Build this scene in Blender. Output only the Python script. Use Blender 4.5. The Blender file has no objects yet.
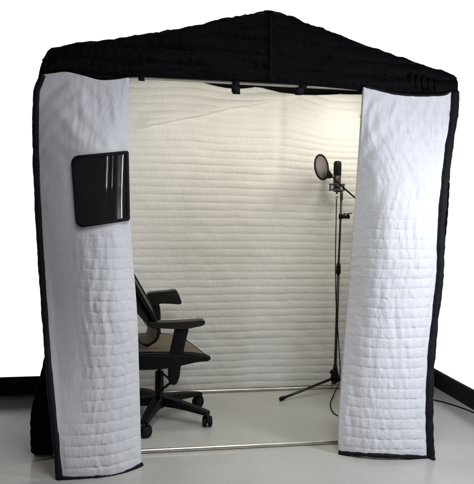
import bpy, bmesh, math, random
from mathutils import Vector, Matrix, noise
random.seed(7)
C = bpy.context.scene.collection
PI = math.pi
# ------------------------------------------------------------------ camera model
FPX, PITCH, YAW, ROLL = 650.0, 0.061837, 0.178627, -0.0192135
CAM = Vector((-0.74137, -3.51187, 1.383665))
_R = Vector((math.cos(YAW), -math.sin(YAW), 0))
_F = Vector((math.sin(YAW)*math.cos(PITCH), math.cos(YAW)*math.cos(PITCH), -math.sin(PITCH)))
_U = _R.cross(_F)
RR = math.cos(ROLL)*_R - math.sin(ROLL)*_U
UU = math.sin(ROLL)*_R + math.cos(ROLL)*_U
def at(px, py, axis, val):
    """the world point seen at photo pixel (px,py) on the plane axis=val (measuring tool)"""
    d = _F*FPX + RR*(px-237) + UU*(242-py)
    t = (val - CAM[axis])/d[axis]
    return CAM + d*t

# ------------------------------------------------------------------ helpers
def link(name, me, mat=None, parent=None):
    o = bpy.data.objects.new(name, me); C.objects.link(o)
    if mat is not None:
        for m in (mat if isinstance(mat, (list, tuple)) else [mat]): me.materials.append(m)
    if parent is not None: o.parent = parent
    return o
def empty(name, loc, label=None, cat=None, group=None):
    o = bpy.data.objects.new(name, None); C.objects.link(o); o.location = loc
    o.empty_display_size = .1
    if label: o['label'] = label
    if cat: o['category'] = cat
    if group: o['group'] = group
    return o
def obj(name, bm, mat, parent=None, smooth=True, label=None):
    """bm is in world coordinates; parent thing sits at an Empty's base"""
    me = bpy.data.meshes.new(name); bmesh.ops.recalc_face_normals(bm, faces=bm.faces)
    bm.to_mesh(me); bm.free()
    if smooth:
        for p in me.polygons: p.use_smooth = True
    o = link(name, me, mat, None)
    place(o, parent)
    if label: o['label'] = label
    return o
def wloc(o):
    v = Vector((0,0,0))
    while o is not None: v += o.location; o = o.parent
    return v
def place(o, parent):
    if parent is not None:
        off = wloc(parent); o.data.transform(Matrix.Translation(-off)); o.parent = parent
def box(bm, c, size, rot=None, bev=0.0, seg=2):
    b = bmesh.new(); bmesh.ops.create_cube(b, size=1)
    for v in b.verts: v.co = Vector((v.co.x*size[0], v.co.y*size[1], v.co.z*size[2]))
    if bev: bmesh.ops.bevel(b, geom=list(b.edges), offset=bev, segments=seg, profile=.6, affect='EDGES')
    M = Matrix.Translation(Vector(c)) @ (rot.to_4x4() if rot is not None else Matrix.Identity(4))
    b.transform(M); _merge(bm, b)
def _merge(bm, b):
    me = bpy.data.meshes.new('tmp'); b.to_mesh(me); b.free(); bm.from_mesh(me); bpy.data.meshes.remove(me)
def tube(bm, pts, rad, n=12, caps=True, flat=1.0):
    pts = [Vector(p) for p in pts]; N = len(pts)
    rad = rad if isinstance(rad, (list, tuple)) else [rad]*N
    T = [(pts[min(i+1,N-1)]-pts[max(i-1,0)]).normalized() for i in range(N)]
    a = Vector((0,0,1)) if abs(T[0].z) < .9 else Vector((1,0,0))
    u = T[0].cross(a).normalized(); rings = []
    for i in range(N):
        u = (u - T[i]*u.dot(T[i])).normalized(); w = T[i].cross(u)
        rings.append([bm.verts.new(pts[i] + (u*math.cos(2*PI*k/n) + w*math.sin(2*PI*k/n)*flat)*rad[i]) for k in range(n)])
    for i in range(N-1):
        for k in range(n):
            bm.faces.new((rings[i][k], rings[i][(k+1)%n], rings[i+1][(k+1)%n], rings[i+1][k]))
    if caps:
        bm.faces.new(rings[0][::-1]); bm.faces.new(rings[-1])
def smoothpath(pts, k=8):
    pts = [Vector(p) for p in pts]; out = []
    P = [pts[0]]+pts+[pts[-1]]
    for i in range(1, len(P)-2):
        for j in range(k):
            t = j/k
            a,b,c,d = P[i-1],P[i],P[i+1],P[i+2]
            out.append(.5*((2*b)+(c-a)*t+(2*a-5*b+4*c-d)*t*t+(3*b-a-3*c+d)*t**3))
    out.append(pts[-1]); return out
def lathe(bm, prof, c, axis=Vector((0,0,1)), n=32):
    q = Vector((0,0,1)).rotation_difference(axis.normalized()); rings = []
    for r, z in prof:
        rings.append([bm.verts.new(Vector(c) + q @ Vector((r*math.cos(2*PI*k/n), r*math.sin(2*PI*k/n), z))) for k in range(n)])
    for i in range(len(rings)-1):
        for k in range(n):
            bm.faces.new((rings[i][k], rings[i][(k+1)%n], rings[i+1][(k+1)%n], rings[i+1][k]))
    bm.faces.new(rings[0][::-1]); bm.faces.new(rings[-1])
def prism(bm, pts, thick_vec, bev=0.004, seg=2):
    """closed outline of world points extruded both ways along thick_vec/2"""
    b = bmesh.new(); tv = Vector(thick_vec)
    lo = [b.verts.new(p - tv/2) for p in pts]; hi = [b.verts.new(p + tv/2) for p in pts]
    n = len(pts); b.faces.new(lo[::-1]); b.faces.new(hi)
    for i in range(n): b.faces.new((lo[i], lo[(i+1)%n], hi[(i+1)%n], hi[i]))
    bmesh.ops.recalc_face_normals(b, faces=b.faces)
    if bev: bmesh.ops.bevel(b, geom=[e for e in b.edges], offset=bev, segments=seg, profile=.6, affect='EDGES', clamp_overlap=True)
    _merge(bm, b)
def cr(pts, n=6):
    """closed smooth outline through the points"""
    out = []; N = len(pts); pts = [Vector(p) for p in pts]
    for i in range(N):
        a,b,c,d = pts[i-1],pts[i],pts[(i+1)%N],pts[(i+2)%N]
        for j in range(n):
            t = j/n
            out.append(.5*((2*b)+(c-a)*t+(2*a-5*b+4*c-d)*t*t+(3*b-a-3*c+d)*t**3))
    return out
def interp(x, tab):
    if x <= tab[0][0]: return tab[0][1]
    for (a, va), (b, vb) in zip(tab, tab[1:]):
        if x <= b:
            t = (x-a)/(b-a); return va + (vb-va)*t
    return tab[-1][1]
def sint(x, tab):
    """smooth interpolation (Catmull-Rom, non uniform knots)"""
    n = len(tab)
    if x <= tab[0][0]: return tab[0][1]
    if x >= tab[-1][0]: return tab[-1][1]
    for i in range(n-1):
        if x <= tab[i+1][0]:
            x0,y0 = tab[i]; x1,y1 = tab[i+1]; h = x1-x0; t = (x-x0)/h
            s = (y1-y0)/h
            m0 = s if i == 0 else .5*(s + (y0-tab[i-1][1])/(x0-tab[i-1][0]))
            m1 = s if i == n-2 else .5*(s + (tab[i+2][1]-y1)/(tab[i+2][0]-x1))
            return (2*t**3-3*t*t+1)*y0+(t**3-2*t*t+t)*h*m0+(-2*t**3+3*t*t)*y1+(t**3-t*t)*h*m1
def ss(a, b, x):
    t = max(0, min(1, (x-a)/(b-a))); return t*t*(3-2*t)
def nz(x, y=0, z=0): return noise.noise(Vector((x, y, z)))

QS = []
def sheet(name, F, nu, nv, back, mats, parent, label=None, edge=(1,1,1,1)):
    """thick cloth: F(u,v) front surface, back(u,v,p) gives the matching point of the reverse. mats=[front,back]"""
    vs = []; fs = []; mi = []; QS.clear()
    for j in range(nv+1):
        for i in range(nu+1): vs.append(F(i/nu, j/nv))
    n1 = len(vs); qs = list(QS) if len(QS) == n1 else None
    for j in range(nv+1):
        for i in range(nu+1): vs.append(back(i/nu, j/nv, vs[j*(nu+1)+i]))
    w = nu+1
    for j in range(nv):
        for i in range(nu):
            a = j*w+i; fs.append((a, a+1, a+w+1, a+w)); mi.append(0)
            a += n1; fs.append((a, a+w, a+w+1, a+1)); mi.append(1)
    for i in range(nu):
        a = i; fs.append((a, a+n1, a+1+n1, a+1)); mi.append(edge[0])
        a = nv*w+i; fs.append((a, a+1, a+1+n1, a+n1)); mi.append(edge[1])
    for j in range(nv):
        a = j*w; fs.append((a, a+w, a+w+n1, a+n1)); mi.append(edge[2])
        a = j*w+nu; fs.append((a, a+n1, a+w+n1, a+w)); mi.append(edge[3])
    me = bpy.data.meshes.new(name); me.from_pydata([tuple(v) for v in vs], [], fs); me.update()
    for p, m in zip(me.polygons, mi): p.material_index = m; p.use_smooth = True
    if qs:      # cloth coordinates: metres along the seam, channel number across
        uv = me.uv_layers.new(name='cloth')
        u2 = me.uv_layers.new(name='loft')
        for l in me.loops: q_ = qs[l.vertex_index % n1]; uv.data[l.index].uv = q_[:2]; u2.data[l.index].uv = (q_[2], 0)
    o = link(name, me, mats); place(o, parent)
    if label: o['label'] = label
    return o

# ------------------------------------------------------------------ materials
def mat(name, col, rough=.6, metal=0, spec=.5, bump=None, vary=None, sheen=0, extra=None):
    m = bpy.data.materials.new(name); m.use_nodes = True; nt = m.node_tree; b = nt.nodes['Principled BSDF']
    b.inputs['Base Color'].default_value = (*col, 1); b.inputs['Roughness'].default_value = rough
    b.inputs['Metallic'].default_value = metal; b.inputs['Specular IOR Level'].default_value = spec
    if sheen: b.inputs['Sheen Weight'].default_value = sheen; b.inputs['Sheen Roughness'].default_value = .4
    tc = nt.nodes.new('ShaderNodeTexCoord')
    mp = nt.nodes.new('ShaderNodeMapping'); nt.links.new(tc.outputs['Object'], mp.inputs[0])
    if bump:   # (scale vector, noise scale, strength, distance)
        mp.inputs['Scale'].default_value = bump[0]
        nn = nt.nodes.new('ShaderNodeTexNoise'); nn.inputs['Scale'].default_value = bump[1]; nn.inputs['Detail'].default_value = 5
        nt.links.new(mp.outputs[0], nn.inputs['Vector'])
        bp = nt.nodes.new('ShaderNodeBump'); bp.inputs['Strength'].default_value = bump[2]; bp.inputs['Distance'].default_value = bump[3]
        nt.links.new(nn.outputs['Fac'], bp.inputs['Height']); nt.links.new(bp.outputs[0], b.inputs['Normal'])
    if vary:   # (noise scale, amount)
        n2 = nt.nodes.new('ShaderNodeTexNoise'); n2.inputs['Scale'].default_value = vary[0]; n2.inputs['Detail'].default_value = 6
        nt.links.new(tc.outputs['Object'], n2.inputs['Vector'])
        r = nt.nodes.new('ShaderNodeMapRange'); r.inputs['From Min'].default_value = .3; r.inputs['From Max'].default_value = .7
        r.inputs['To Min'].default_value = 1-vary[1]; r.inputs['To Max'].default_value = 1+vary[1]
        nt.links.new(n2.outputs['Fac'], r.inputs['Value'])
        mx = nt.nodes.new('ShaderNodeVectorMath'); mx.operation = 'SCALE'; mx.inputs[0].default_value = col
        nt.links.new(r.outputs[0], mx.inputs['Scale']); nt.links.new(mx.outputs[0], b.inputs['Base Color'])
        r2 = nt.nodes.new('ShaderNodeMapRange'); r2.inputs['To Min'].default_value = rough*.8; r2.inputs['To Max'].default_value = min(1, rough*1.2)
        nt.links.new(n2.outputs['Fac'], r2.inputs['Value']); nt.links.new(r2.outputs[0], b.inputs['Roughness'])
    return m
M_white = mat('white_quilt_cloth', (.775,.78,.82), .8, spec=.25, bump=((1,1,.35), 70, .35, .004), vary=(3.5,.03), sheen=.1)
M_cream = mat('cream_quilt_cloth', (.80,.79,.76), .85, spec=.2, bump=((1,1,.3), 60, .35, .004), vary=(2.5,.04))
M_black = mat('black_quilt_cloth', (.0019,.0019,.0028), .7, spec=.10, bump=((1,1,1), 60, .4, .004))
M_bind = mat('black_binding_tape', (.006,.006,.009), .7, spec=.22, bump=((1,1,1), 180, .4, .002), vary=(30,.3))
M_rail = mat('brushed_rail_metal', (.66,.635,.57), .32, 1, bump=((20,1,1), 20, .1, .001), vary=(8,.12))
M_plast = mat('black_plastic', (.0035,.0035,.0042), .5, spec=.2, bump=((1,1,1), 400, .15, .0006), vary=(12,.15))
M_rubber = mat('black_rubber', (.006,.006,.006), .7, spec=.2, vary=(20,.2))
M_paint = mat('black_painted_steel', (.011,.011,.012), .35, spec=.5, vary=(25,.2))
M_chrome = mat('chrome', (.6,.6,.6), .2, 1, vary=(10,.1))
M_leather = mat('black_vinyl_pad', (.010,.008,.007), .36, spec=.4, bump=((1,1,1), 55, .5, .004), vary=(10,.2))
M_vinyl = mat('clear_vinyl_over_black', (.006,.006,.007), .10, spec=.75, bump=((1,.5,.3), 14, .10, .004), vary=(14,.3))
M_base = mat('black_baseboard_vinyl', (.006,.006,.007), .6, spec=.25, vary=(6,.2))
M_grey = mat('grey_metal_shell', (.10,.10,.10), .35, .8, vary=(20,.2))
def weave(name, col, sc, cover):
    """see-through woven net: threads over holes"""
    m = bpy.data.materials.new(name); m.use_nodes = True; nt = m.node_tree; b = nt.nodes['Principled BSDF']
    b.inputs['Base Color'].default_value = (*col, 1); b.inputs['Roughness'].default_value = .6
    tc = nt.nodes.new('ShaderNodeTexCoord'); vo = nt.nodes.new('ShaderNodeTexVoronoi'); vo.inputs['Scale'].default_value = sc
    nt.links.new(tc.outputs['Object'], vo.inputs['Vector'])
    mr = nt.nodes.new('ShaderNodeMapRange'); mr.inputs['From Min'].default_value = cover-.12; mr.inputs['From Max'].default_value = cover+.12
    mr.inputs['To Min'].default_value = 0; mr.inputs['To Max'].default_value = 1
    nt.links.new(vo.outputs['Distance'], mr.inputs['Value']); nt.links.new(mr.outputs[0], b.inputs['Alpha'])
    return m
M_net = weave('chair_mesh_net', (.13,.105,.068), 260, .07)
M_pop = weave('pop_filter_nylon', (.16,.14,.14), 420, .30)

def quilt(m, thread, seam_amt):
    nt = m.node_tree; b = nt.nodes['Principled BSDF']; N_ = nt.nodes.new; L = nt.links.new
    def mth(op, a, b_=None, c_=None):
        n = N_('ShaderNodeMath'); n.operation = op
        for i_, x_ in enumerate((a, b_, c_)):
            if x_ is None: continue
            if isinstance(x_, (int, float)): n.inputs[i_].default_value = x_
            else: L(x_, n.inputs[i_])
        return n.outputs[0]
    uv = N_('ShaderNodeUVMap'); uv.uv_map = 'cloth'; sp_ = N_('ShaderNodeSeparateXYZ'); L(uv.outputs[0], sp_.inputs[0])
    X, Q = sp_.outputs['X'], sp_.outputs['Y']
    ul = N_('ShaderNodeUVMap'); ul.uv_map = 'loft'; sl = N_('ShaderNodeSeparateXYZ'); L(ul.outputs[0], sl.inputs[0]); LO = sl.outputs['X']
    d = mth('MULTIPLY', mth('ABSOLUTE', mth('SUBTRACT', mth('FRACT', Q), .5)), .0545)      # metres from the seam
    groove = mth('SMOOTH_MIN', mth('DIVIDE', d, .0035), 1, .3)
    near = mth('POWER', 2.718, mth('MULTIPLY', d, -85))
    def nse(sx, sy, sc, det):
        cb = N_('ShaderNodeCombineXYZ'); L(mth('MULTIPLY', X, sx), cb.inputs[0]); L(mth('MULTIPLY', Q, sy), cb.inputs[1])
        n = N_('ShaderNodeTexNoise'); n.inputs['Scale'].default_value = sc; n.inputs['Detail'].default_value = det; n.inputs['Roughness'].default_value = .6
        L(cb.outputs[0], n.inputs['Vector']); return n.outputs['Fac']
    puck = mth('MULTIPLY', nse(130, 1.1, 1, 3), mth('ADD', mth('MULTIPLY', near, .9), .22))
    crump = nse(38, 1.6, 1, 6); fine = nse(420, 22, 1, 2)
    hgt = mth('ADD', mth('MULTIPLY', LO, mth('ADD', mth('ADD', mth('MULTIPLY', groove, seam_amt), mth('MULTIPLY', puck, 2.1)), mth('MULTIPLY', crump, 1.8))), mth('MULTIPLY', fine, .07))
    old = next(n for n in nt.nodes if n.type == 'BUMP')
    bp_ = N_('ShaderNodeBump'); bp_.inputs['Strength'].default_value = .6; bp_.inputs['Distance'].default_value = .0034
    L(hgt, bp_.inputs['Height']); L(old.outputs[0], bp_.inputs['Normal']); L(bp_.outputs[0], b.inputs['Normal'])
    # the sewing thread: grey dashes along the seam
    dash = mth('GREATER_THAN', mth('FRACT', mth('MULTIPLY', X, 170)), .35)
    th = mth('MULTIPLY', mth('MULTIPLY', mth('LESS_THAN', d, .0009), dash), LO)
    src = b.inputs['Base Color'].links[0].from_socket; mx_ = N_('ShaderNodeMix'); mx_.data_type = 'RGBA'
    L(th, mx_.inputs['Factor']); L(src, mx_.inputs['A']); mx_.inputs['B'].default_value = (*thread, 1); L(mx_.outputs['Result'], b.inputs['Base Color'])
quilt(M_white, (.60,.60,.65), .32); quilt(M_cream, (.56,.54,.50), .32)
# floor: polished light vinyl tile, mottled, thin seams
m = bpy.data.materials.new('pale_floor_tiles'); m.use_nodes = True; nt = m.node_tree; b = nt.nodes['Principled BSDF']
tc = nt.nodes.new('ShaderNodeTexCoord')
n1 = nt.nodes.new('ShaderNodeTexNoise'); n1.inputs['Scale'].default_value = 1.6; n1.inputs['Detail'].default_value = 5; n1.inputs['Roughness'].default_value = .5
n2 = nt.nodes.new('ShaderNodeTexNoise'); n2.inputs['Scale'].default_value = 55; n2.inputs['Detail'].default_value = 4
for n in (n1, n2): nt.links.new(tc.outputs['Object'], n.inputs['Vector'])
mx = nt.nodes.new('ShaderNodeMix'); mx.inputs['Factor'].default_value = .35
nt.links.new(n1.outputs['Fac'], mx.inputs['A']); nt.links.new(n2.outputs['Fac'], mx.inputs['B'])
rp = nt.nodes.new('ShaderNodeValToRGB'); rp.color_ramp.elements[0].position = .25; rp.color_ramp.elements[1].position = .75
rp.color_ramp.elements[0].color = (.42,.42,.385,1); rp.color_ramp.elements[1].color = (.56,.56,.525,1)
nt.links.new(mx.outputs['Result'], rp.inputs[0])
br = nt.nodes.new('ShaderNodeTexBrick'); br.offset = 0; br.inputs['Scale'].default_value = 1
br.inputs['Brick Width'].default_value = .61; br.inputs['Row Height'].default_value = .61; br.inputs['Mortar Size'].default_value = .0022; br.inputs['Mortar Smooth'].default_value = .6
br.inputs['Color1'].default_value = (1,1,1,1); br.inputs['Color2'].default_value = (.975,.975,.975,1); br.inputs['Mortar'].default_value = (.92,.91,.89,1)
mpf = nt.nodes.new('ShaderNodeMapping'); mpf.inputs['Location'].default_value = (.21,.33,0); nt.links.new(tc.outputs['Object'], mpf.inputs[0]); nt.links.new(mpf.outputs[0], br.inputs['Vector'])
ml = nt.nodes.new('ShaderNodeMix'); ml.data_type = 'RGBA'; ml.blend_type = 'MULTIPLY'; ml.inputs['Factor'].default_value = 1
nt.links.new(rp.outputs[0], ml.inputs['A']); nt.links.new(br.outputs['Color'], ml.inputs['B']); nt.links.new(ml.outputs['Result'], b.inputs['Base Color'])
rr = nt.nodes.new('ShaderNodeMapRange'); rr.inputs['To Min'].default_value = .08; rr.inputs['To Max'].default_value = .34
nt.links.new(n1.outputs['Fac'], rr.inputs['Value']); nt.links.new(rr.outputs[0], b.inputs['Roughness'])
b.inputs['Specular IOR Level'].default_value = .34
bp = nt.nodes.new('ShaderNodeBump'); bp.inputs['Strength'].default_value = .12; bp.inputs['Distance'].default_value = .003
nt.links.new(n2.outputs['Fac'], bp.inputs['Height']); nt.links.new(bp.outputs[0], b.inputs['Normal'])
M_floor = m

# ------------------------------------------------------------------ setting
W, D, H = 2.208, 1.2, 2.02
XL, XR = -W/2, W/2
bm = bmesh.new(); box(bm, (-.9, -2.2, -.03), (5.1, 6.8, .06))
o = obj('floor', bm, M_floor, smooth=False); o['kind'] = 'structure'
bm = bmesh.new()
hb = at(10, 377.5, 1, 1.17).z
prof = [(0,0),(.012,.0),(.006,.02),(.004,.04),(.004,hb-.006),(0,hb)]
def skirt(bm, a, b_, nrm):
    a, b_, nrm = Vector(a), Vector(b_), Vector(nrm); L = 60; rings = []
    for i in range(L+1):
        p = a.lerp(b_, i/L); w = .0025*nz(i*.31, a.x)
        rings.append([bm.verts.new(p + nrm*(q[0]+(.0 if q[0] == 0 else w+.012)) + Vector((0,0,q[1] + (w if q[1] > .05 else 0)))) for q in prof])
    for i in range(L):
        for k in range(len(prof)):
            bm.faces.new((rings[i][k], rings[i][(k+1)%len(prof)], rings[i+1][(k+1)%len(prof)], rings[i+1][k]))
    bm.faces.new(rings[0]); bm.faces.new(rings[-1][::-1])
skirt(bm, (-3.4, 1.19, 0), (1.66, 1.19, 0), (0,-1,0))
skirt(bm, (1.66, 1.16, 0), (1.66, -5.4, 0), (-1,0,0))
o = obj('baseboard', bm, M_base, smooth=False); o['kind'] = 'structure'

# ------------------------------------------------------------------ the booth
booth = empty('recording_booth', (0, .6, 0), 'black and white quilted fabric recording booth with open front flaps and peaked black top', 'recording booth')
# metal frame tubes
RT = .0115
def rail(name, a, b_, r=RT, label=None):
    bm = bmesh.new(); N = 14; a, b_ = Vector(a), Vector(b_)
    tube(bm, [a.lerp(b_, i/N) for i in range(N+1)], r, 16)
    return obj(name, bm, M_rail, booth, label=label)
topz = at(240, 82.5, 1, 0).z
rail('top_rail', (XL+.02, 0, topz), (XR-.085, 0, topz), label='metal rail across the top of the opening')
rail('floor_rail', (XL+.02, 0, .0125), (XR-.085, 0, .0125), label='metal rail on the floor across the entrance')
rail('floor_rail', (XL+.05, D-.125, .0125), (XR-.12, D-.125, .0125), label='metal rail on the floor along the back wall')
rail('floor_rail', (XL+.03, .012, .0125), (XL+.03, D-.062, .0125)); rail('floor_rail', (XR-.10, .012, .0125), (XR-.10, D-.062, .0125))
for x in (XL+.03, XR-.10):
    for y in (0, D-.05):
        rail('corner_post', (x, y, .026), (x, y, topz-.013))
rail('top_rail', (XL+.03, .013, topz), (XL+.03, D-.063, topz)); rail('top_rail', (XR-.10, .013, topz), (XR-.10, D-.063, topz))

P = .0545      # distance between the quilting seams
def puff(f, pw=.34): return max(0.0, math.sin(PI*f))**pw
# back wall
_a, _b = at(136,128,1,D-.09), at(303,94,1,D-.09); FA, FB = (_a.x, _a.z), (_b.x, _b.z)
def backwall(u, v):
    x = XL+.02 + u*(W-.05)
    pq = 232 + (x-.0)*150                      # roughly where this column stands in the picture
    zt = 2.240 - .050*ss(-.9, .9, x) + .006*nz(x*4, 8)
    for a_, b_, dz_ in ((-.90,-.27,-.012), (-.20,.20,.026), (.26,.84,.028)):
        if a_ < x < b_: zt -= dz_*math.sin(PI*(x-a_)/(b_-a_))**.8
    z = .012 + v*(zt-.012)
    sag = .016*nz(x*1.1, 3.3) + .014*nz(x*.8, z*1.1, 7) + .004*nz(x*6, z*5, 17) + .020*ss(1.5, 2.15, z)*math.sin(PI*(x+.3)/.7)**2 + .085*ss(1.45, 2.1, z)*ss(.36, .95, x)
    q = (z + sag)/P; k = math.floor(q); f = q-k
    a = .0074*(1+.45*nz(x*2.1, k*7.7))*(1+.6*ss(1.2, 1.7, z))
    sm = abs(2*f-1)**2; pk = (.0006+.0016*sm)*nz(x*46, k*3.1+f*1.2, 5) + .0010*nz(x*85, z*16, 2) + .0032*nz(x*9+z*5, z*7, 9)
    QS.append((x, q+.5, .75+.35*nz(x*1.5, z*2, 21)))
    h = a*puff(f) + pk + .022*nz(x*.9, z*1.0, 11)  + .006*nz(x*3.5, z*2.0, 4) - .016*math.exp(-((x-.40-.02*nz(z*2,1))/.035)**2)*ss(.9,1.5,z) + .02*ss(.40,.7,x)*ss(.9,1.5,z)
    # loose diagonal fold crossing the top of the wall
    A = FA; B = FB
    t = (x-A[0])/(B[0]-A[0]); zl = A[1] + (B[1]-A[1])*t + .008*nz(x*5, 1.5)
    if -.05 < t < 1.05:
        e = ss(-.05, .08, t)*(1-ss(.8, 1.05, t)); dd = z-zl
        h += e*(.024*ss(-.012, .003, dd)*(1-ss(.0, .12, dd)))
    return Vector((x, D-.075-h, z))
sheet('back_wall', backwall, 300, 400, lambda u, v, p: Vector((p.x, D-.045 if False else D-.02, p.z)), [M_cream, M_black], booth, label='white quilted back wall lit by a warm lamp')
# side walls (white inside, black outside), bulging skirt low at the front left
def side(sign):
    def F(u, v):
        y = .03 + u*(D-.11); z = .012 + v*(2.03+.14*u)
        q = z/P; k = math.floor(q); f = q-k
        if sign > 0: y = y
        h = (.07*(1-ss(.8,1.9,z)) if sign > 0 else 0) + .010*puff(f) + .002*nz(y*24, k*3.1+f) + .014*nz(y*1.4, z*1.2, 5+sign)
        return Vector((sign*(W/2-.045-h), y, z))
    def Bk(u, v, p):
        z = p.z; q = z/P; f = q-math.floor(q)
        fl = .005*puff(f) + .006*nz(p.y*3, z*3, sign)
        if sign < 0: fl += (.075*ss(.62, .25, z) if False else .075*(1-ss(.18, .62, z)))*(.55+.45*ss(0,.04,z))*(1-ss(.5,1,u))
        if sign > 0: fl += .030*math.sin(PI*max(0, min(1, (z-.55)/1.4))) - .060*(1-ss(.4, 1.7, z))
        return Vector((sign*(W/2+.018+fl), p.y-.02*(1-u), z))
    return F, Bk
for s in (-1, 1):
    F, Bk = side(s); sheet('side_wall', F, 60, 240, Bk, [M_cream, M_black], booth)
# gable (front valance)
TOP = [(39,72),(41,64),(45,59),(50,51),(60,48),(72,45),(95,42),(121,39),(147,35),(172,31),(200,25.5),(222,20),(246,16),(262,13),(271,11.5),(285,15),(310,25),(335,34),(360,44),(386,53),(412,62),(436,70),(450,74),(456,78),(458,82)]
BOT = [(39,76),(65,74),(86,78),(101,81),(129,77),(180,78),(234,79.5),(272,82),(295,84),(330,87),(366,90.5),(385,93),(401,97),(436,98),(458,92)]
def gable_pt(px, v):
    yt = sint(px, TOP) + 1.2*nz(px*.11, 2.2) + .8*nz(px*.34, 5.1) + .7*nz(px*.9, 1.1) ; yb = sint(px, BOT)
    py = yb + (yt-yb)*v
    h = 0
    p = at(px, py, 1, -.03)
    q = p.z/.075 + .25*nz(px*.02, 1); f = q-math.floor(q)
    crease = .012*math.exp(-((px-271-(1-v)*0)/3.0)**2)
    h = .014*puff(f,.5) + .016*nz(px*.03, py*.09, 3) + .005*nz(px*.2, py*.2, 8) + .0025*nz(px*.6, py*.12, 4) + crease
    edge = min(1, (1-v)*6)**.5*min(1, (v)*8+.2)**.5
    return at(px, py, 1, -.028 - h*edge)
def gable(u, v): return gable_pt(39 + u*419, v)
g = sheet('front_gable', gable, 320, 60, lambda u, v, p: Vector((p.x, -.005+.004*u, p.z)), [M_black, M_black], booth, label='black peaked fabric panel above the entrance')
# centre seam of the gable
bm = bmesh.new()
tube(bm, [gable_pt(271+ (1-v)*-1.0, v) + Vector((0,-.002,0)) for v in [i/24 for i in range(1, 24)]], .0028, 8)
obj('seam', bm, M_bind, g)
# binding along the upper edge of the gable: lumpy black roll
bm = bmesh.new(); pts = []
for i in range(140):
    px = 43.5 + i/139*413
    pts.append(gable_pt(px, 1.0) + Vector((0, .012, -.004)))
tube(bm, pts, [.013+.0035*nz(i*.35, 9) for i in range(140)], 10)
obj('binding', bm, M_bind, g)
# roof cover running back from the gable
def roof(u, v):
    px = 40 + u*417; a = gable_pt(px, .985); y = .0 + v*(D+.0)
    z = a.z - .012 + (.17-.55*max(0, a.z-2.12))*v + .006*nz(u*9, v*6)
    x = XL-.02 + (a.x-(XL-.02)) ; x = a.x*(1-.02*v)
    return Vector((x, y+.006, z))
sheet('roof_cover', roof, 120, 50, lambda u, v, p: p+Vector((0,0,-.018)), [M_black, M_black], booth)
# rear gable closing the roof down to the back wall
def rear(u, v):
    a = roof(u, 1.0); z0 = 1.85; z = z0 + (a.z-.004-z0)*v
    return Vector((a.x, D+.012+.008*puff((z/.06) % 1), z))
sheet('rear_gable', rear, 60, 30, lambda u, v, p: Vector((p.x, D+.002, p.z)), [M_black, M_black], booth)
# closing skirt of the roof at the sides: black bands between side wall and roof
for s, nm in ((-1, 'eave_band'), (1, 'eave_band')):
    def Fb(u, v, s=s):
        y = .012 + u*(D-.03); zz = 1.90 + v*(.14 + .14*u)
        return Vector((s*(W/2+.034+.008*puff((zz/.05) % 1)), y, zz))
    sheet(nm, Fb, 40, 24, lambda u, v, p, s=s: p+Vector((-s*.015, 0, 0)), [M_black, M_black], booth)
# bunched black cloth by the right eave
bm = bmesh.new()
for q_ in range(5):
    x_ = 411+6.2*q_
    tube(bm, smoothpath([at(x_,73+1.6*q_,1,-.040), at(x_+.6,77+1.4*q_,1,-.052), at(x_-.3,82+1.1*q_,1,-.050), at(x_+.4,87+.9*q_,1,-.040)], 6), .011, 8, flat=.6)
obj('folded_flap', bm, M_black, booth, label='bunched black cloth near the right eave')
# velcro straps holding the lining to the rail
def strap(px, w, l, tilt):
    bm = bmesh.new(); p = at(px, 82 + (px-240)*.055, 1, 0); p.z = topz
    secs = []
    for a in [i*PI/8 for i in range(-3, 9)]:
        secs.append(Vector((0, -math.cos(a)*(RT+.004), math.sin(a)*(RT+.004))))
    path = [Vector((0, -(RT+.004)*.9, -l)), Vector((0, -(RT+.006), -l*.5))] + secs + [Vector((0, (RT+.005), -l*.4)), Vector((0, (RT+.003), -l*.8))]
    n = len(path); rows = []
    for i, q in enumerate(path):
        off = tilt*(-q.z)
        for th in (0, .003):
            r_ = q.copy(); nn = Vector((0, q.y, q.z if i > 1 and i < n-2 else 0)).normalized(); r_ = r_ + nn*th
            rows.append((bm.verts.new(p + r_ + Vector((-w/2+off, 0, 0))), bm.verts.new(p + r_ + Vector((w/2+off*1.2, 0, 0)))))
    for i in range(n-1):
        a0, a1 = rows[2*i], rows[2*i+1]; b0, b1 = rows[2*i+2], rows[2*i+3]
        bm.faces.new((a1[0], a1[1], b1[1], b1[0])); bm.faces.new((a0[0], b0[0], b0[1], a0[1]))
        bm.faces.new((a0[0], a1[0], b1[0], b0[0])); bm.faces.new((a0[1], b0[1], b1[1], a1[1]))
    bm.faces.new((rows[0][0], rows[0][1], rows[1][1], rows[1][0])); bm.faces.new((rows[-1][0], rows[-1][1], rows[-2][1], rows[-2][0]))
    obj('strap', bm, M_bind, booth)
strap(235.5, .040, .066, .05); strap(303, .044, .055, -.5); strap(141, .03, .02, .2); strap(359, .03, .02, 0)

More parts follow.
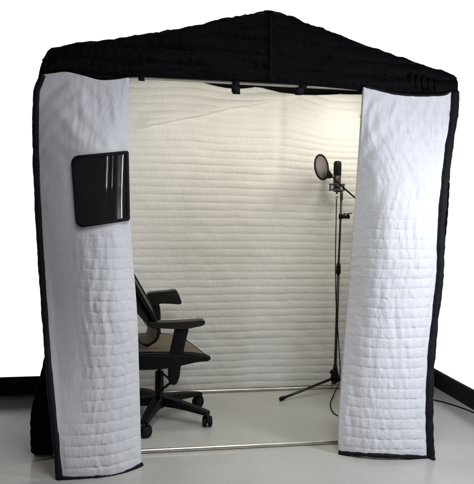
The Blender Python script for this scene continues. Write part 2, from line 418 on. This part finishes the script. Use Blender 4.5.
# ---- curtains. Outline in pixels of the photo, depth (towards the camera) as real distance
def make_curtain(xl, xr, top, bot, depth, amp, tag):
    def rawpt(s, t, dh=0.0):
        """s 0..1 left to right, t 0..1 top to bottom"""
        xa = sint(t, xl); xb = sint(t, xr); px = xa + (xb-xa)*s
        py = top(s) + (bot(s)-top(s))*t
        return at(px, py, 1, -(depth(s, t)+dh))
    def F(u, v):
        s, t = u, 1-v
        p = rawpt(s, t)
        z = p.z + .010*nz(p.x*2, p.z*1.5, tag); q = z/P; k = math.floor(q); f = q-k
        A = amp(s, t); QS.append((p.x, q+.5, (.22+.78*A)*(1+.35*nz(p.x*5, p.z*3, tag+20))*((.25+.75*ss(.18,.5,s+.3*ss(.75,.95,t))) if tag < 5 else 1)))
        h = A*.0076*puff(f)
        sm = abs(2*f-1)**2; wr = ss(.22, .5, s) if tag < 5 else 1.0
        h += (.0008+.0030*A*(.35+.65*sm))*nz(p.x*44, k*2.7+f*1.1, tag)*(.3+.7*wr)
        h += .0058*wr*nz(p.x*33+2.2*nz(p.z*3, tag), p.z*5.5, tag+2)*(1-.4*ss(.75,.95,t))
        # drape creases running down from the two hanging corners
        dr = (1-ss(.06, .42, t))
        h += dr*.0155*(nz((p.x-.9*p.z)*13, (p.x+p.z)*2.2, tag+11)*(1-s) + nz((p.x+.9*p.z)*13, (p.x-p.z)*2.2, tag+12)*s*1.2)
        h += .010*nz(p.x*4.2, p.z*1.4, tag+3) + .0028*nz(p.x*15+p.z*4, p.z*6, tag+5)*(.4+.6*min(1, 1.6*s if tag < 5 else 1))
        h += .0016*wr*nz(p.x*60-p.z*12, p.z*22, tag+8)
        e = min(1, s*14, (1-s)*14, t*20+.3, (1-t)*30+.15)
        if tag < 5:      # the cloth lies flat under the sewn-in window
            wx = sint(t, xl)+(sint(t, xr)-sint(t, xl))*s; wy = top(s)+(bot(s)-top(s))*t
            e *= 1-.93*ss(64, 71, wx)*ss(143, 152, wy)*(1-ss(227, 238, wy))
        q2 = rawpt(s, t, 0)
        return q2 + Vector((0, -h*e, 0))
    return rawpt, F
# left
LXL = [(0,40),(.1,38.5),(.22,39),(.4,42.5),(.55,46.5),(.75,52.5),(.9,58.5),(1,62.5)]
LXR = [(0,129),(.1,128.5),(.4,131),(.6,137),(.75,139),(1,141.5)]
LT = [(0,75),(.12,73.5),(.3,72),(.5,76),(.68,80),(.85,79.5),(1,77.5)]
LB = [(0,481),(.3,480.5),(.65,479),(.85,473.5),(1,467)]
def ldepth(s, t):
    bottom = sint(s, [(0,.285),(.35,.283),(.65,.265),(.85,.22),(1,.165)])
    topd = .05 + .02*math.sin(s*PI)
    mid = sint(s, [(0,.085),(.25,.155),(.5,.205),(.8,.197),(1,.112)])
    a = ss(0, .19, t); b_ = ss(.5, 1, t)
    return (topd*(1-a)+mid*a)*(1-b_) + bottom*b_
def lamp_(s, t): return (.10+.9*ss(.30, .62, s+.35*ss(.72,.98,t)))*(.25+.75*ss(.28, .55, t)) + .55*ss(.82, .93, t)*(1-s)
lraw, LF = make_curtain(LXL, LXR, lambda s: sint(s, LT), lambda s: sint(s, LB), ldepth, lamp_, 1.0)
lc = sheet('front_curtain', LF, 110, 430, lambda u, v, p: p+Vector((0, .022, 0)), [M_white, M_black], booth, label='left curtain with a dark vinyl window', edge=(1,0,1,0))
# right
RXL = [(0,364),(.12,361),(.35,355),(.6,348),(.8,342),(.93,339),(1,339.5)]
RXR = [(0,452),(.06,451),(.15,446),(.35,438),(.5,436.5),(.6,432.5),(.74,427.5),(.9,426),(1,427.5)]
RT_ = [(0,87),(.12,89.5),(.3,93.5),(.55,96),(.8,96),(.92,95),(1,91)]
RB = [(0,454.5),(.3,456.5),(.7,458),(1,459)]
def rdepth(s, t):
    bottom = sint(s, [(0,.155),(.3,.235),(.6,.27),(1,.27)])
    topd = .05 + .01*math.sin(s*PI)
    mid = sint(s, [(0,.02),(.2,.13),(.4,.19),(.65,.20),(.85,.185),(1,.15)])
    a = ss(0, .35, t); b_ = ss(.55, 1, t)
    return (topd*(1-a)+mid*a)*(1-b_) + bottom*b_
def ramp_(s, t): return (.35+.65*ss(.2, .5, t))
rraw, RF = make_curtain(RXL, RXR, lambda s: sint(s, RT_), lambda s: sint(s, RB), rdepth, ramp_, 6.0)
rc = sheet('front_curtain', RF, 120, 430, lambda u, v, p: p+Vector((0, .022, 0)), [M_white, M_black], booth, label='right curtain in plain white quilting', edge=(1,0,0,1))
def binding(parent, F, path, r, flat=1.0):
    bm = bmesh.new(); pts = [F(u, v)+Vector((dx, .006, dz)) for (u, v, dx, dz) in path]
    tube(bm, pts, [r*(1+.16*nz(i*.6, r*100)+.22*nz(i*.17, r*300)) for i in range(len(pts))], 10, flat=flat)
    obj('binding', bm, M_bind, parent)
N = 120
binding(lc, LF, [(0, 1-i/N, .012-.026*ss(0,.045,i/N), 0) for i in range(N+1)], .0175)
binding(lc, LF, [(i/60, .004, 0, .003) for i in range(61)], .0165)
binding(rc, RF, [(1, 1-i/N, .020, 0) for i in range(N+1)], .0240)
binding(rc, RF, [(i/60, .004, 0, .002) for i in range(61)], .0145)
binding(rc, RF, [(.02+.98*i/60, 1, 0, .004) for i in range(61)], .009)
# loose end of the binding lying on the floor at the right corner
bm = bmesh.new(); e = RF(1, 0); tube(bm, [e+Vector((.012,.0,.03)), e+Vector((.016,-.012,.014)), e+Vector((.022,-.035,.011))], [.013,.012,.009], 10)
obj('binding', bm, M_bind, rc)
# window in the left curtain
def lsurf(px, py, dh):
    # find s,t for the pixel
    t = .3; s = .5
    for _ in range(12):
        xa = sint(t, LXL); xb = sint(t, LXR); s = (px-xa)/(xb-xa)
        tp = sint(s, LT); bt = sint(s, LB); t = (py-tp)/(bt-tp)
    return at(px, py, 1, -(ldepth(s, t)+dh))
def rr_outline(c, rad, n=8):
    """rounded quad in pixels, c = TL,TR,BR,BL"""
    out = []
    for i in range(4):
        p = Vector(c[i]); a = Vector(c[i-1]); b_ = Vector(c[(i+1)%4]); r = rad[i]
        p0 = p+(a-p).normalized()*r; p1 = p+(b_-p).normalized()*r
        for k in range(n+1):
            t = k/n; out.append(p0*(1-t)**2 + p*2*t*(1-t) + p1*t*t)
    # resample evenly
    res = []
    for i in range(len(out)):
        a, b_ = out[i], out[(i+1)%len(out)]; L = (b_-a).length; m_ = max(1, int(L/2))
        for k in range(m_): res.append(a.lerp(b_, k/m_))
    return res
OUT = [(70.5,156),(128.8,150.5),(130.2,220.5),(76,228.5)]
cx, cy = 101, 189
oo = rr_outline(OUT, (9,3,3,9))
def shrink(p, d):   # move towards the centre by about d px
    v = Vector((p[0]-cx, p[1]-cy)); L = v.length
    return Vector((cx + v.x*(1-d/30), cy + v.y*(1-d/37)))
# angle the vinyl is turned to the right, along its width; it ripples where it wraps round towards the opening
TH0 = 31.0
def theta(px, py):
    w = .8*math.sin(py*.05+1) + .5*nz(py*.09, 3); x = px - w
    up = 1-ss(186, 200, py+3*nz(px*.5, 2))
    return TH0 + sint(x, [(76,-22),(96,-13),(104,-9),(107,-5+6.2*up),(108.3,-6+5*up),(110,-8),(111.3,-7),(112.6,-7+8.2*up),(113.9,-7),(115,-7),(117.3,-1.6),(119,-.4),(122.2,.6),(123.5,7),(130,11)])
DX = (at(111,190,1,-.2)-at(110,190,1,-.2)).length
def pane_pt(px, py):
    base = CAM.y; x0 = 100.0; d = -lsurf(x0, py, .012).y; n_ = 26; st = (px-x0)/n_
    for k in range(n_):
        d -= math.tan(math.radians(theta(x0+st*(k+.5), py)))*st*DX
    if px < x0: return lsurf(px, py, .012)
    return at(px, py, 1, -d)
def fsurf(px, py, h):
    a = lsurf(px, py, h); b_ = pane_pt(px, py)
    dd = ss(0, .004, h)
    return at(px, py, 1, min(a.y, b_.y-(h-.011)) if h > .005 else a.y)
bm = bmesh.new(); rings = []
LV = [(0,0.004),(0.2,.013),(1.0,.0165),(2.8,.0165),(3.4,.014),(3.6,.008)]
for d, h in LV: rings.append([bm.verts.new(fsurf(*shrink(p, d), h)) for p in oo])
n = len(oo)
for i in range(len(LV)-1):
    for k in range(n): bm.faces.new((rings[i][k], rings[i][(k+1)%n], rings[i+1][(k+1)%n], rings[i+1][k]))
for k in range(n): bm.faces.new((rings[0][k], rings[-1][k], rings[-1][(k+1)%n], rings[0][(k+1)%n]))
wf = obj('window_frame', bm, M_bind, lc)
def pane(u, v):
    a = shrink(oo[0], 3.5)
    tl, tr, brr, bl = [shrink(p, 2.6) for p in OUT]
    # polar-ish squeeze to keep the rounded corners inside the frame
    p = tl.lerp(tr, u).lerp(bl.lerp(brr, u), 1-v)
    return pane_pt(p.x, p.y)
sheet('window_pane', pane, 150, 60, lambda u, v, p: p+Vector((0, .003, 0)), [M_vinyl, M_vinyl], lc, label='glossy clear vinyl pane with bright streaks')

# ------------------------------------------------------------------ chair
CX, CY = -.488, .57
chair = empty('office_chair', (CX, CY, 0), 'black mesh office chair with armrests on a five-star caster base inside the booth', 'chair')
def px(pts, y): return [at(a, b_, 1, y) for a, b_ in pts]
bm = bmesh.new(); lathe(bm, [(.0,.07),(.030,.07),(.036,.085),(.036,.12),(.028,.125),(.027,.30),(.022,.303),(.0,.304)], (CX, CY, 0)); obj('column', bm, M_plast, chair)
bm = bmesh.new(); lathe(bm, [(.0,.30),(.014,.30),(.014,.365),(.0,.365)], (CX, CY, 0)); obj('gas_piston', bm, M_chrome, chair)
RB_ = .355
for i in range(5):
    a = math.radians(-36+72*i); d = Vector((math.cos(a), math.sin(a), 0)); side_ = Vector((-d.y, d.x, 0))
    bm = bmesh.new(); o0 = Vector((CX, CY, 0)); secs = []
    for k in range(9):
        t = k/8; r = .026 + t*(RB_-.026); w = .036-.012*t; zt = .145-.045*t**1.6; zb = zt-(.055-.03*t)
        secs.append([o0+d*r+side_*(w*c_)+Vector((0,0,z_)) for c_, z_ in ((-1,zb),(1,zb),(1,zt-.008),(.7,zt),(-.7,zt),(-1,zt-.008))])
    vv = [[bm.verts.new(p) for p in s_] for s_ in secs]
    for k in range(8):
        for j in range(6): bm.faces.new((vv[k][j], vv[k][(j+1)%6], vv[k+1][(j+1)%6], vv[k+1][j]))
    bm.faces.new(vv[0]); bm.faces.new(vv[-1][::-1])
    leg = obj('leg', bm, M_plast, chair, smooth=False)
    e_ = o0+d*(RB_-.004)
    ang = a + 1.1*math.sin(i*2.3) + .6; ax = Vector((math.cos(ang), math.sin(ang), 0))
    cc = e_ + Vector((-ax.y, ax.x, 0))*.012
    bm = bmesh.new()
    for sgn in (-1, 1):
        lathe(bm, [(0,0),(.028,0),(.033,.005),(.033,.017),(.027,.023),(0,.023)], Vector((cc.x, cc.y, .034))+ax*sgn*.006, ax*sgn, 24)
    tube(bm, [Vector((cc.x,cc.y,.034))-ax*.012, Vector((cc.x,cc.y,.034))+ax*.012], .008, 10)
    tube(bm, [Vector((e_.x, e_.y, .04)), Vector((e_.x, e_.y, .085))], .011, 10)
    for k in range(1):   # hood over the wheel pair
        hoodp = [Vector((cc.x,cc.y,.034)) + (Vector((-ax.y,ax.x,0))*math.cos(th)+Vector((0,0,1))*math.sin(th))*.039 for th in [q*PI/8 for q in range(-1, 9)]]
        tube(bm, hoodp, .0075, 8, flat=1.0)
    obj('caster', bm, M_rubber, leg)
# mechanism and levers under the seat
bm = bmesh.new(); box(bm, (CX+.0, CY, .395), (.20, .17, .055), bev=.012)
box(bm, (CX+.07, CY, .36), (.09, .07, .03), bev=.008); obj('tilt_mechanism', bm, M_plast, chair)
bm = bmesh.new()
tube(bm, smoothpath([at(160,371,1,.50), at(167,377,1,.46), at(173,384,1,.44)], 5), .006, 8)
tube(bm, smoothpath([at(158,392,1,.52), at(165,387,1,.48), at(173,381,1,.44)], 5), .008, 8)
obj('lever', bm, M_plast, chair)
# seat: net sheet on a black frame, waterfall front edge
SN = at(204, 352, 1, .36); SF = at(180, 334.5, 1, .90)
def seatpt(u, v):   # u back->front, v near->far
    near = Vector((-.70, .345, .478)).lerp(Vector((SN.x+.004, .345, .468)), u); far = Vector((-.74, .90, .475)).lerp(Vector((SF.x, .90, .47)), u)
    p = near.lerp(far, v)
    p.z += -.035*max(0, u-.72)**2*12*.5 - .014*math.sin(PI*v)*math.sin(PI*min(1,u*1.1)) + .006
    return p
sheet('seat', seatpt, 40, 30, lambda u, v, p: p+Vector((0,0,-.006)), [M_net, M_net], chair, label='brown translucent mesh seat')
bm = bmesh.new()
loop = [seatpt(u, 0) for u in [i/12 for i in range(13)]] + [seatpt(1, v) for v in [i/10 for i in range(1, 11)]] + [seatpt(u, 1) for u in [1-i/12 for i in range(1, 13)]]
tube(bm, [p+Vector((0,0,-.014)) for p in loop], .019, 10, flat=.8)
prism(bm, cr([seatpt(.02,0)+Vector((0,0,-.02)), seatpt(.5,0)+Vector((0,0,-.018)), seatpt(1,0)+Vector((.012,0,-.006)), seatpt(1,0)+Vector((.018,0,-.036)), seatpt(.9,0)+Vector((0,0,-.052)), seatpt(.45,0)+Vector((0,0,-.100)), seatpt(.02,0)+Vector((0,0,-.095))], 4), (0,.05,0), .006)
box(bm, (CX-.02, CY+.01, .425), (.36, .42, .05), bev=.018)
for v in (.3, .7): tube(bm, [seatpt(.05, v)-Vector((0,0,.04)), seatpt(.5, v)-Vector((0,0,.045)), seatpt(.98, v)-Vector((0,0,.02))], .012, 8)
obj('seat_frame', bm, M_plast, chair)
# backrest (reclined): frame, net, lumbar shell
def backpt(u, v):
    x = sint(v, [(0,-.57),(.06,-.53),(.16,-.512),(.3,-.52),(.6,-.60),(1,-.715)]); z = .50+v*.50
    y = CY + (u-.5)*(.30+.18*ss(0,.2,v)+.02*math.sin(PI*v))
    return Vector((x - .05*math.sin(PI*u)+.0, y+.0, z))
sheet('backrest', backpt, 30, 40, lambda u, v, p: p+Vector((-.005,0,0)), [M_net, M_net], chair, label='brown mesh backrest')
bm = bmesh.new()
lp = [backpt(0, i/14) for i in range(15)] + [backpt(i/10, 1) for i in range(1, 10)] + [backpt(1, 1-i/14) for i in range(15)] + [backpt(1-i/10, 0) for i in range(1, 11)]
tube(bm, lp, .0085, 10); obj('backrest_frame', bm, M_plast, chair)
sheet('lumbar_support', lambda u, v: backpt(.06+.88*u, .24+.7*v)+Vector((-.012-.01*math.sin(PI*v),0,0)), 20, 20, lambda u, v, p: p+Vector((-.012-.05*math.sin(PI*v)*math.sin(PI*u),0,0)), [M_plast, M_plast], chair)
# near armrest
def armrest(pad, post, y, wy, label, brace=None):
    bm = bmesh.new(); prism(bm, cr(px(post, y), 3), (0, .045, 0), .005)
    if brace: prism(bm, px(brace, y+.02), (0, .05, 0), .004)
    a = obj('armrest', bm, M_plast, chair, label=label)
    bm = bmesh.new(); prism(bm, cr(px(pad, y), 4), (0, wy, 0), .010, 3)
    obj('arm_pad', bm, M_leather, a)
armrest([(146,323.5),(150,321.3),(170,321.2),(190,320),(202,319.3),(204.5,321.5),(202,324.5),(193,326.5),(184,328),(165,327.5),(150,326)],
        [(176.5,326),(188,326),(185,343),(181,362),(179,377),(175,384),(169,382),(168,372),(170,352),(173,338)], .345, .075, 'near armrest')
armrest([(147,293.5),(154,291.5),(166,290.5),(175,289.5),(177.5,292),(181,301),(179,303.5),(170,303),(160,303),(156,305),(149,302)],
        [(150,300),(158,302),(160.5,312),(160.5,330),(163,352),(153,352),(152,330),(152,310)], .90, .08, 'far armrest')

# ------------------------------------------------------------------ microphone stand
SX, SY = .822, .99
st = empty('microphone_stand', (SX, SY, 0), 'tall black tripod microphone stand on the booth floor behind the right curtain edge', 'stand')
ztop = at(341, 193, 1, SY).z
bm = bmesh.new(); tube(bm, [(SX, SY, .06), (SX+.003, SY, .9)], .0105, 14); tube(bm, [(SX+.003, SY, .9), (SX+.010, SY, ztop)], .0075, 14)
obj('pole', bm, M_paint, st)
bm = bmesh.new(); lathe(bm, [(0,.07),(.018,.07),(.030,.085),(.032,.12),(.022,.15),(.017,.175),(.013,.20),(0,.20)], (SX, SY, 0))
box(bm, (SX-.03, SY-.02, .155), (.03,.012,.03), Matrix.Rotation(.5,3,'Y'), .004); obj('hub', bm, M_plast, st)
bm = bmesh.new(); lathe(bm, [(0,.87),(.015,.872),(.017,.88),(.017,.93),(.013,.95),(0,.951)], (SX+.003, SY, 0))
tube(bm, [(SX, SY-.014, .91), (SX-.004, SY-.04, .912)], .008, 10); obj('clutch', bm, M_plast, st)
for ang, L in ((math.radians(201), .485), (math.radians(318), .485), (math.radians(78), .17)):
    d = Vector((math.cos(ang), math.sin(ang), 0)); bm = bmesh.new()
    a = Vector((SX, SY, .105))+d*.015; e_ = Vector((SX, SY, .016))+d*L
    tube(bm, [a, e_], .0095, 12); lg = obj('leg', bm, M_paint, st)
    bm = bmesh.new(); dd = (e_-a).normalized(); tube(bm, [e_-dd*.035, e_-dd*.02, e_+dd*.004], [.0125,.0145,.0135], 12); obj('rubber_foot', bm, M_rubber, lg)
bm = bmesh.new(); cz = at(341, 216.5, 1, SY).z
lathe(bm, [(0,-.02),(.014,-.018),(.016,0),(.014,.018),(0,.02)], (SX+.009, SY, cz))
box(bm, (SX+.035, SY-.004, cz-.002), (.045,.028,.026), bev=.006)
lathe(bm, [(0,0),(.016,0),(.018,.006),(.016,.014),(0,.016)], (SX+.058, SY-.004, cz), Vector((1,0,.1)))
tube(bm, [(SX+.035, SY-.004, cz+.012), (SX+.034, SY-.004, cz+.028)], .004, 8); tube(bm, [(SX-.0, SY, cz+.012), (SX+.09, SY-.004, cz+.024)], .0035, 8)
obj('clamp', bm, M_plast, st)
# microphone in its shock mount
MX = at(337.3, 175, 1, SY-.01).x; MY = SY-.01; m0 = at(337, 192, 1, MY).z; m1 = at(337, 161, 1, MY).z
mic = empty('microphone', (MX, MY, m0), 'black condenser microphone held upright in a shock mount behind the round pop screen', 'microphone')
bm = bmesh.new(); hh = m1-m0
lathe(bm, [(0,0),(.020,0),(.026,.006),(.0275,.02),(.0275,hh*.52),(.026,hh*.53),(.0,hh*.53)], (MX, MY, m0)); obj('body', bm, M_paint, mic)
bm = bmesh.new(); lathe(bm, [(0,hh*.53),(.0265,hh*.53),(.0280,hh*.55),(.0280,hh*.90),(.025,hh*.97),(.017,hh),(0,hh)], (MX, MY, m0))
for k in range(9): lathe(bm, [(.0278,hh*(.56+.036*k)),(.0295,hh*(.56+.036*k)+.0015),(.0278,hh*(.56+.036*k)+.003)], (MX, MY, m0), n=24)
obj('grille', bm, M_plast, mic)
bm = bmesh.new()
def ring(bm, c, R_, r, ax=Vector((0,0,1)), n=40):
    q = Vector((0,0,1)).rotation_difference(ax.normalized()); pts = [Vector(c)+q@Vector((R_*math.cos(2*PI*k/n), R_*math.sin(2*PI*k/n), 0)) for k in range(n+1)]
    tube(bm, pts, r, 8, caps=False)
for zz in (.012, .055): ring(bm, (MX, MY, m0+zz), .056, .0042)
for zz in (.022, .045): ring(bm, (MX, MY, m0+zz), .033, .003)
for k in range(6):
    a = k*PI/3+.3; d = Vector((math.cos(a), math.sin(a), 0)); c0 = Vector((MX, MY, m0))
    tube(bm, [c0+d*.056+Vector((0,0,.012)), c0+d*.056+Vector((0,0,.055))], .0035, 8)
    a2 = a+PI/6; d2 = Vector((math.cos(a2), math.sin(a2), 0))
    tube(bm, [c0+d*.056+Vector((0,0,.055)), c0+d2*.033+Vector((0,0,.034)), c0+d*.056+Vector((0,0,.012))], .0022, 6)
tube(bm, [(SX+.010, SY, ztop-.05), (SX+.010, SY, m0+.012)], .0115, 12); tube(bm, [(MX-.005, MY, m0+.006), (SX+.014, SY, m0+.006)], .008, 10)
obj('shock_mount', bm, M_grey, mic)
# pop filter
PY = .93; pc = at(321.6, 167.2, 1, PY)
pf = empty('pop_filter', pc, 'round black pop screen on a thin arm to the left of the microphone', 'pop filter')
nrm = Vector((.62, -.72, .12)).normalized(); PR = .088
bm = bmesh.new(); ring(bm, pc, PR, .0065, nrm, 56); ring(bm, pc, PR-.006, .003, nrm, 56)
obj('ring', bm, M_plast, pf)
bm = bmesh.new(); lathe(bm, [(0,-.0015),(PR-.004,-.0008),(PR-.004,.0008),(0,.0015)], pc, nrm, 48); obj('screen', bm, M_pop, pf)
bm = bmesh.new(); q0 = at(329.5, 173.5, 1, PY-.05)
nb = at(332, 177, 1, PY);
path = smoothpath([at(329.3,172.5,1,PY-.02), at(332,176.5,1,PY-.03), at(340,184.5,1,PY-.04), at(349,192.5,1,PY-.02), at(357,200,1,PY+.01), at(363,209,1,PY+.04), at(362,217,1,PY+.06), at(354,218,1,PY+.06)], 8)
tube(bm, path, .0058, 10); obj('gooseneck', bm, M_plast, pf)
bm = bmesh.new(); prism(bm, [at(327.8,168.5,1,PY-.015), at(333,175,1,PY-.015), at(331,178.5,1,PY-.015), at(326,178.5,1,PY-.015)], (0,.014,0), .003); obj('bracket', bm, M_plast, pf)
# cables
cab = bmesh.new(); c0 = Vector((MX, MY, m0))
path = [c0+Vector((0,0,0)), c0+Vector((-.003,-.008,-.06)), at(336.2,215,1,SY-.03), at(335.5,260,1,SY-.03), at(336,300,1,SY-.025), at(338.5,340,1,SY-.02), at(340,365,1,SY-.03), at(339.5,380,1,SY-.05), at(336,390,1,SY-.08)]
g0 = at(331,401,2,.006); path += [g0, at(331,408,2,.006), at(335,414,2,.006), at(343,416,2,.006), at(356,412,2,.006), at(366,405,2,.006)]
tube(cab, smoothpath(path, 8), .0038, 8)
o = obj('microphone_cable', cab, M_rubber); o['label'] = 'thin black cable hanging down from the microphone and looping on the booth floor'; o['category'] = 'cable'
bm = bmesh.new(); tube(bm, [c0+Vector((-.0005,-.002,-.004)), c0+Vector((-.003,-.008,-.058))], [.0085,.0075], 12); obj('plug', bm, M_chrome, mic)
bm = bmesh.new(); tube(bm, smoothpath([at(405,397,2,.005), at(432,399.5,2,.005), at(455,405.5,2,.005), at(474,412.5,2,.005), at(495,421,2,.005)], 10), .0045, 8)
o = obj('floor_cable', bm, M_rubber); o['label'] = 'thin dark cable running over the floor outside, right of the booth'; o['category'] = 'cable'

# ------------------------------------------------------------------ light
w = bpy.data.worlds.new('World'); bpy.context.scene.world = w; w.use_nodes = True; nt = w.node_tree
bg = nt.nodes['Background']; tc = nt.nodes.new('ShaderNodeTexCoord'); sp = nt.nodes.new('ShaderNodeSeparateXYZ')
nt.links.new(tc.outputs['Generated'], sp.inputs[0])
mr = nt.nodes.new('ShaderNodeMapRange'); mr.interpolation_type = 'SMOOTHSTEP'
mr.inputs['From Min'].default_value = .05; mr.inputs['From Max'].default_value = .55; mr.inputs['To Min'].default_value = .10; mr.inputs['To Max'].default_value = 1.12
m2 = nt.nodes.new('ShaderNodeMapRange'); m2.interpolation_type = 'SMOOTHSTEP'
m2.inputs['From Min'].default_value = .31; m2.inputs['From Max'].default_value = .44; m2.inputs['To Min'].default_value = 1; m2.inputs['To Max'].default_value = .12  # world above the view is dimmed so the floor gets less light
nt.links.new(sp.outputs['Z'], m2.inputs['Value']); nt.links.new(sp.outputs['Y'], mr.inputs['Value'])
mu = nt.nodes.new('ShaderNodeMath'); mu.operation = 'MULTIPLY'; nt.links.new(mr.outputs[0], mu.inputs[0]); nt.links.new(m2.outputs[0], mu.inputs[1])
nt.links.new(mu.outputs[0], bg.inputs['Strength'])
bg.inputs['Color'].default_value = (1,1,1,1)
def area(name, loc, target, size, power, col, sizey=None):
    l = bpy.data.lights.new(name, 'AREA'); l.energy = power; l.color = col; l.size = size
    if sizey: l.shape = 'RECTANGLE'; l.size_y = sizey
    o = bpy.data.objects.new(name, l); C.objects.link(o); o.location = loc
    if name == 'floor_fill_lamp': l.spread = math.radians(110)
    o.rotation_euler = (Vector(target)-Vector(loc)).to_track_quat('-Z', 'Y').to_euler(); return o
area('booth_lamp', (.05, .30, 2.10), (0, 1.2, .95), 1.3, 9, (1, .94, .82), .16)
area('corner_lamp', (.99, .62, 1.98), (.70, 1.2, 1.5), .30, 3.7, (1, .95, .84))
area('key_lamp', (1.62, -1.25, 1.40), (.78, -.1, .85), .36, 22, (.88, .92, 1), 1.2)
area('floor_fill_lamp', (0, -1.9, 3.3), (0, -1.0, 0), 1.2, 24, (.95, .97, 1))  # added fill above the view, brightens the floor in front of the booth

cam = bpy.data.cameras.new('camera'); co = bpy.data.objects.new('camera', cam); C.objects.link(co)
cam.sensor_fit = 'HORIZONTAL'; cam.sensor_width = 36; cam.lens = FPX/474*36; cam.clip_start = .05; cam.clip_end = 200
Rm = Matrix((RR, UU, -_F)).transposed()
co.matrix_world = Matrix.Translation(CAM) @ Rm.to_4x4()
bpy.context.scene.camera = co
vs = bpy.context.scene.view_settings; vs.view_transform = 'Standard'; vs.look = 'None'; vs.exposure = 0; vs.gamma = 1
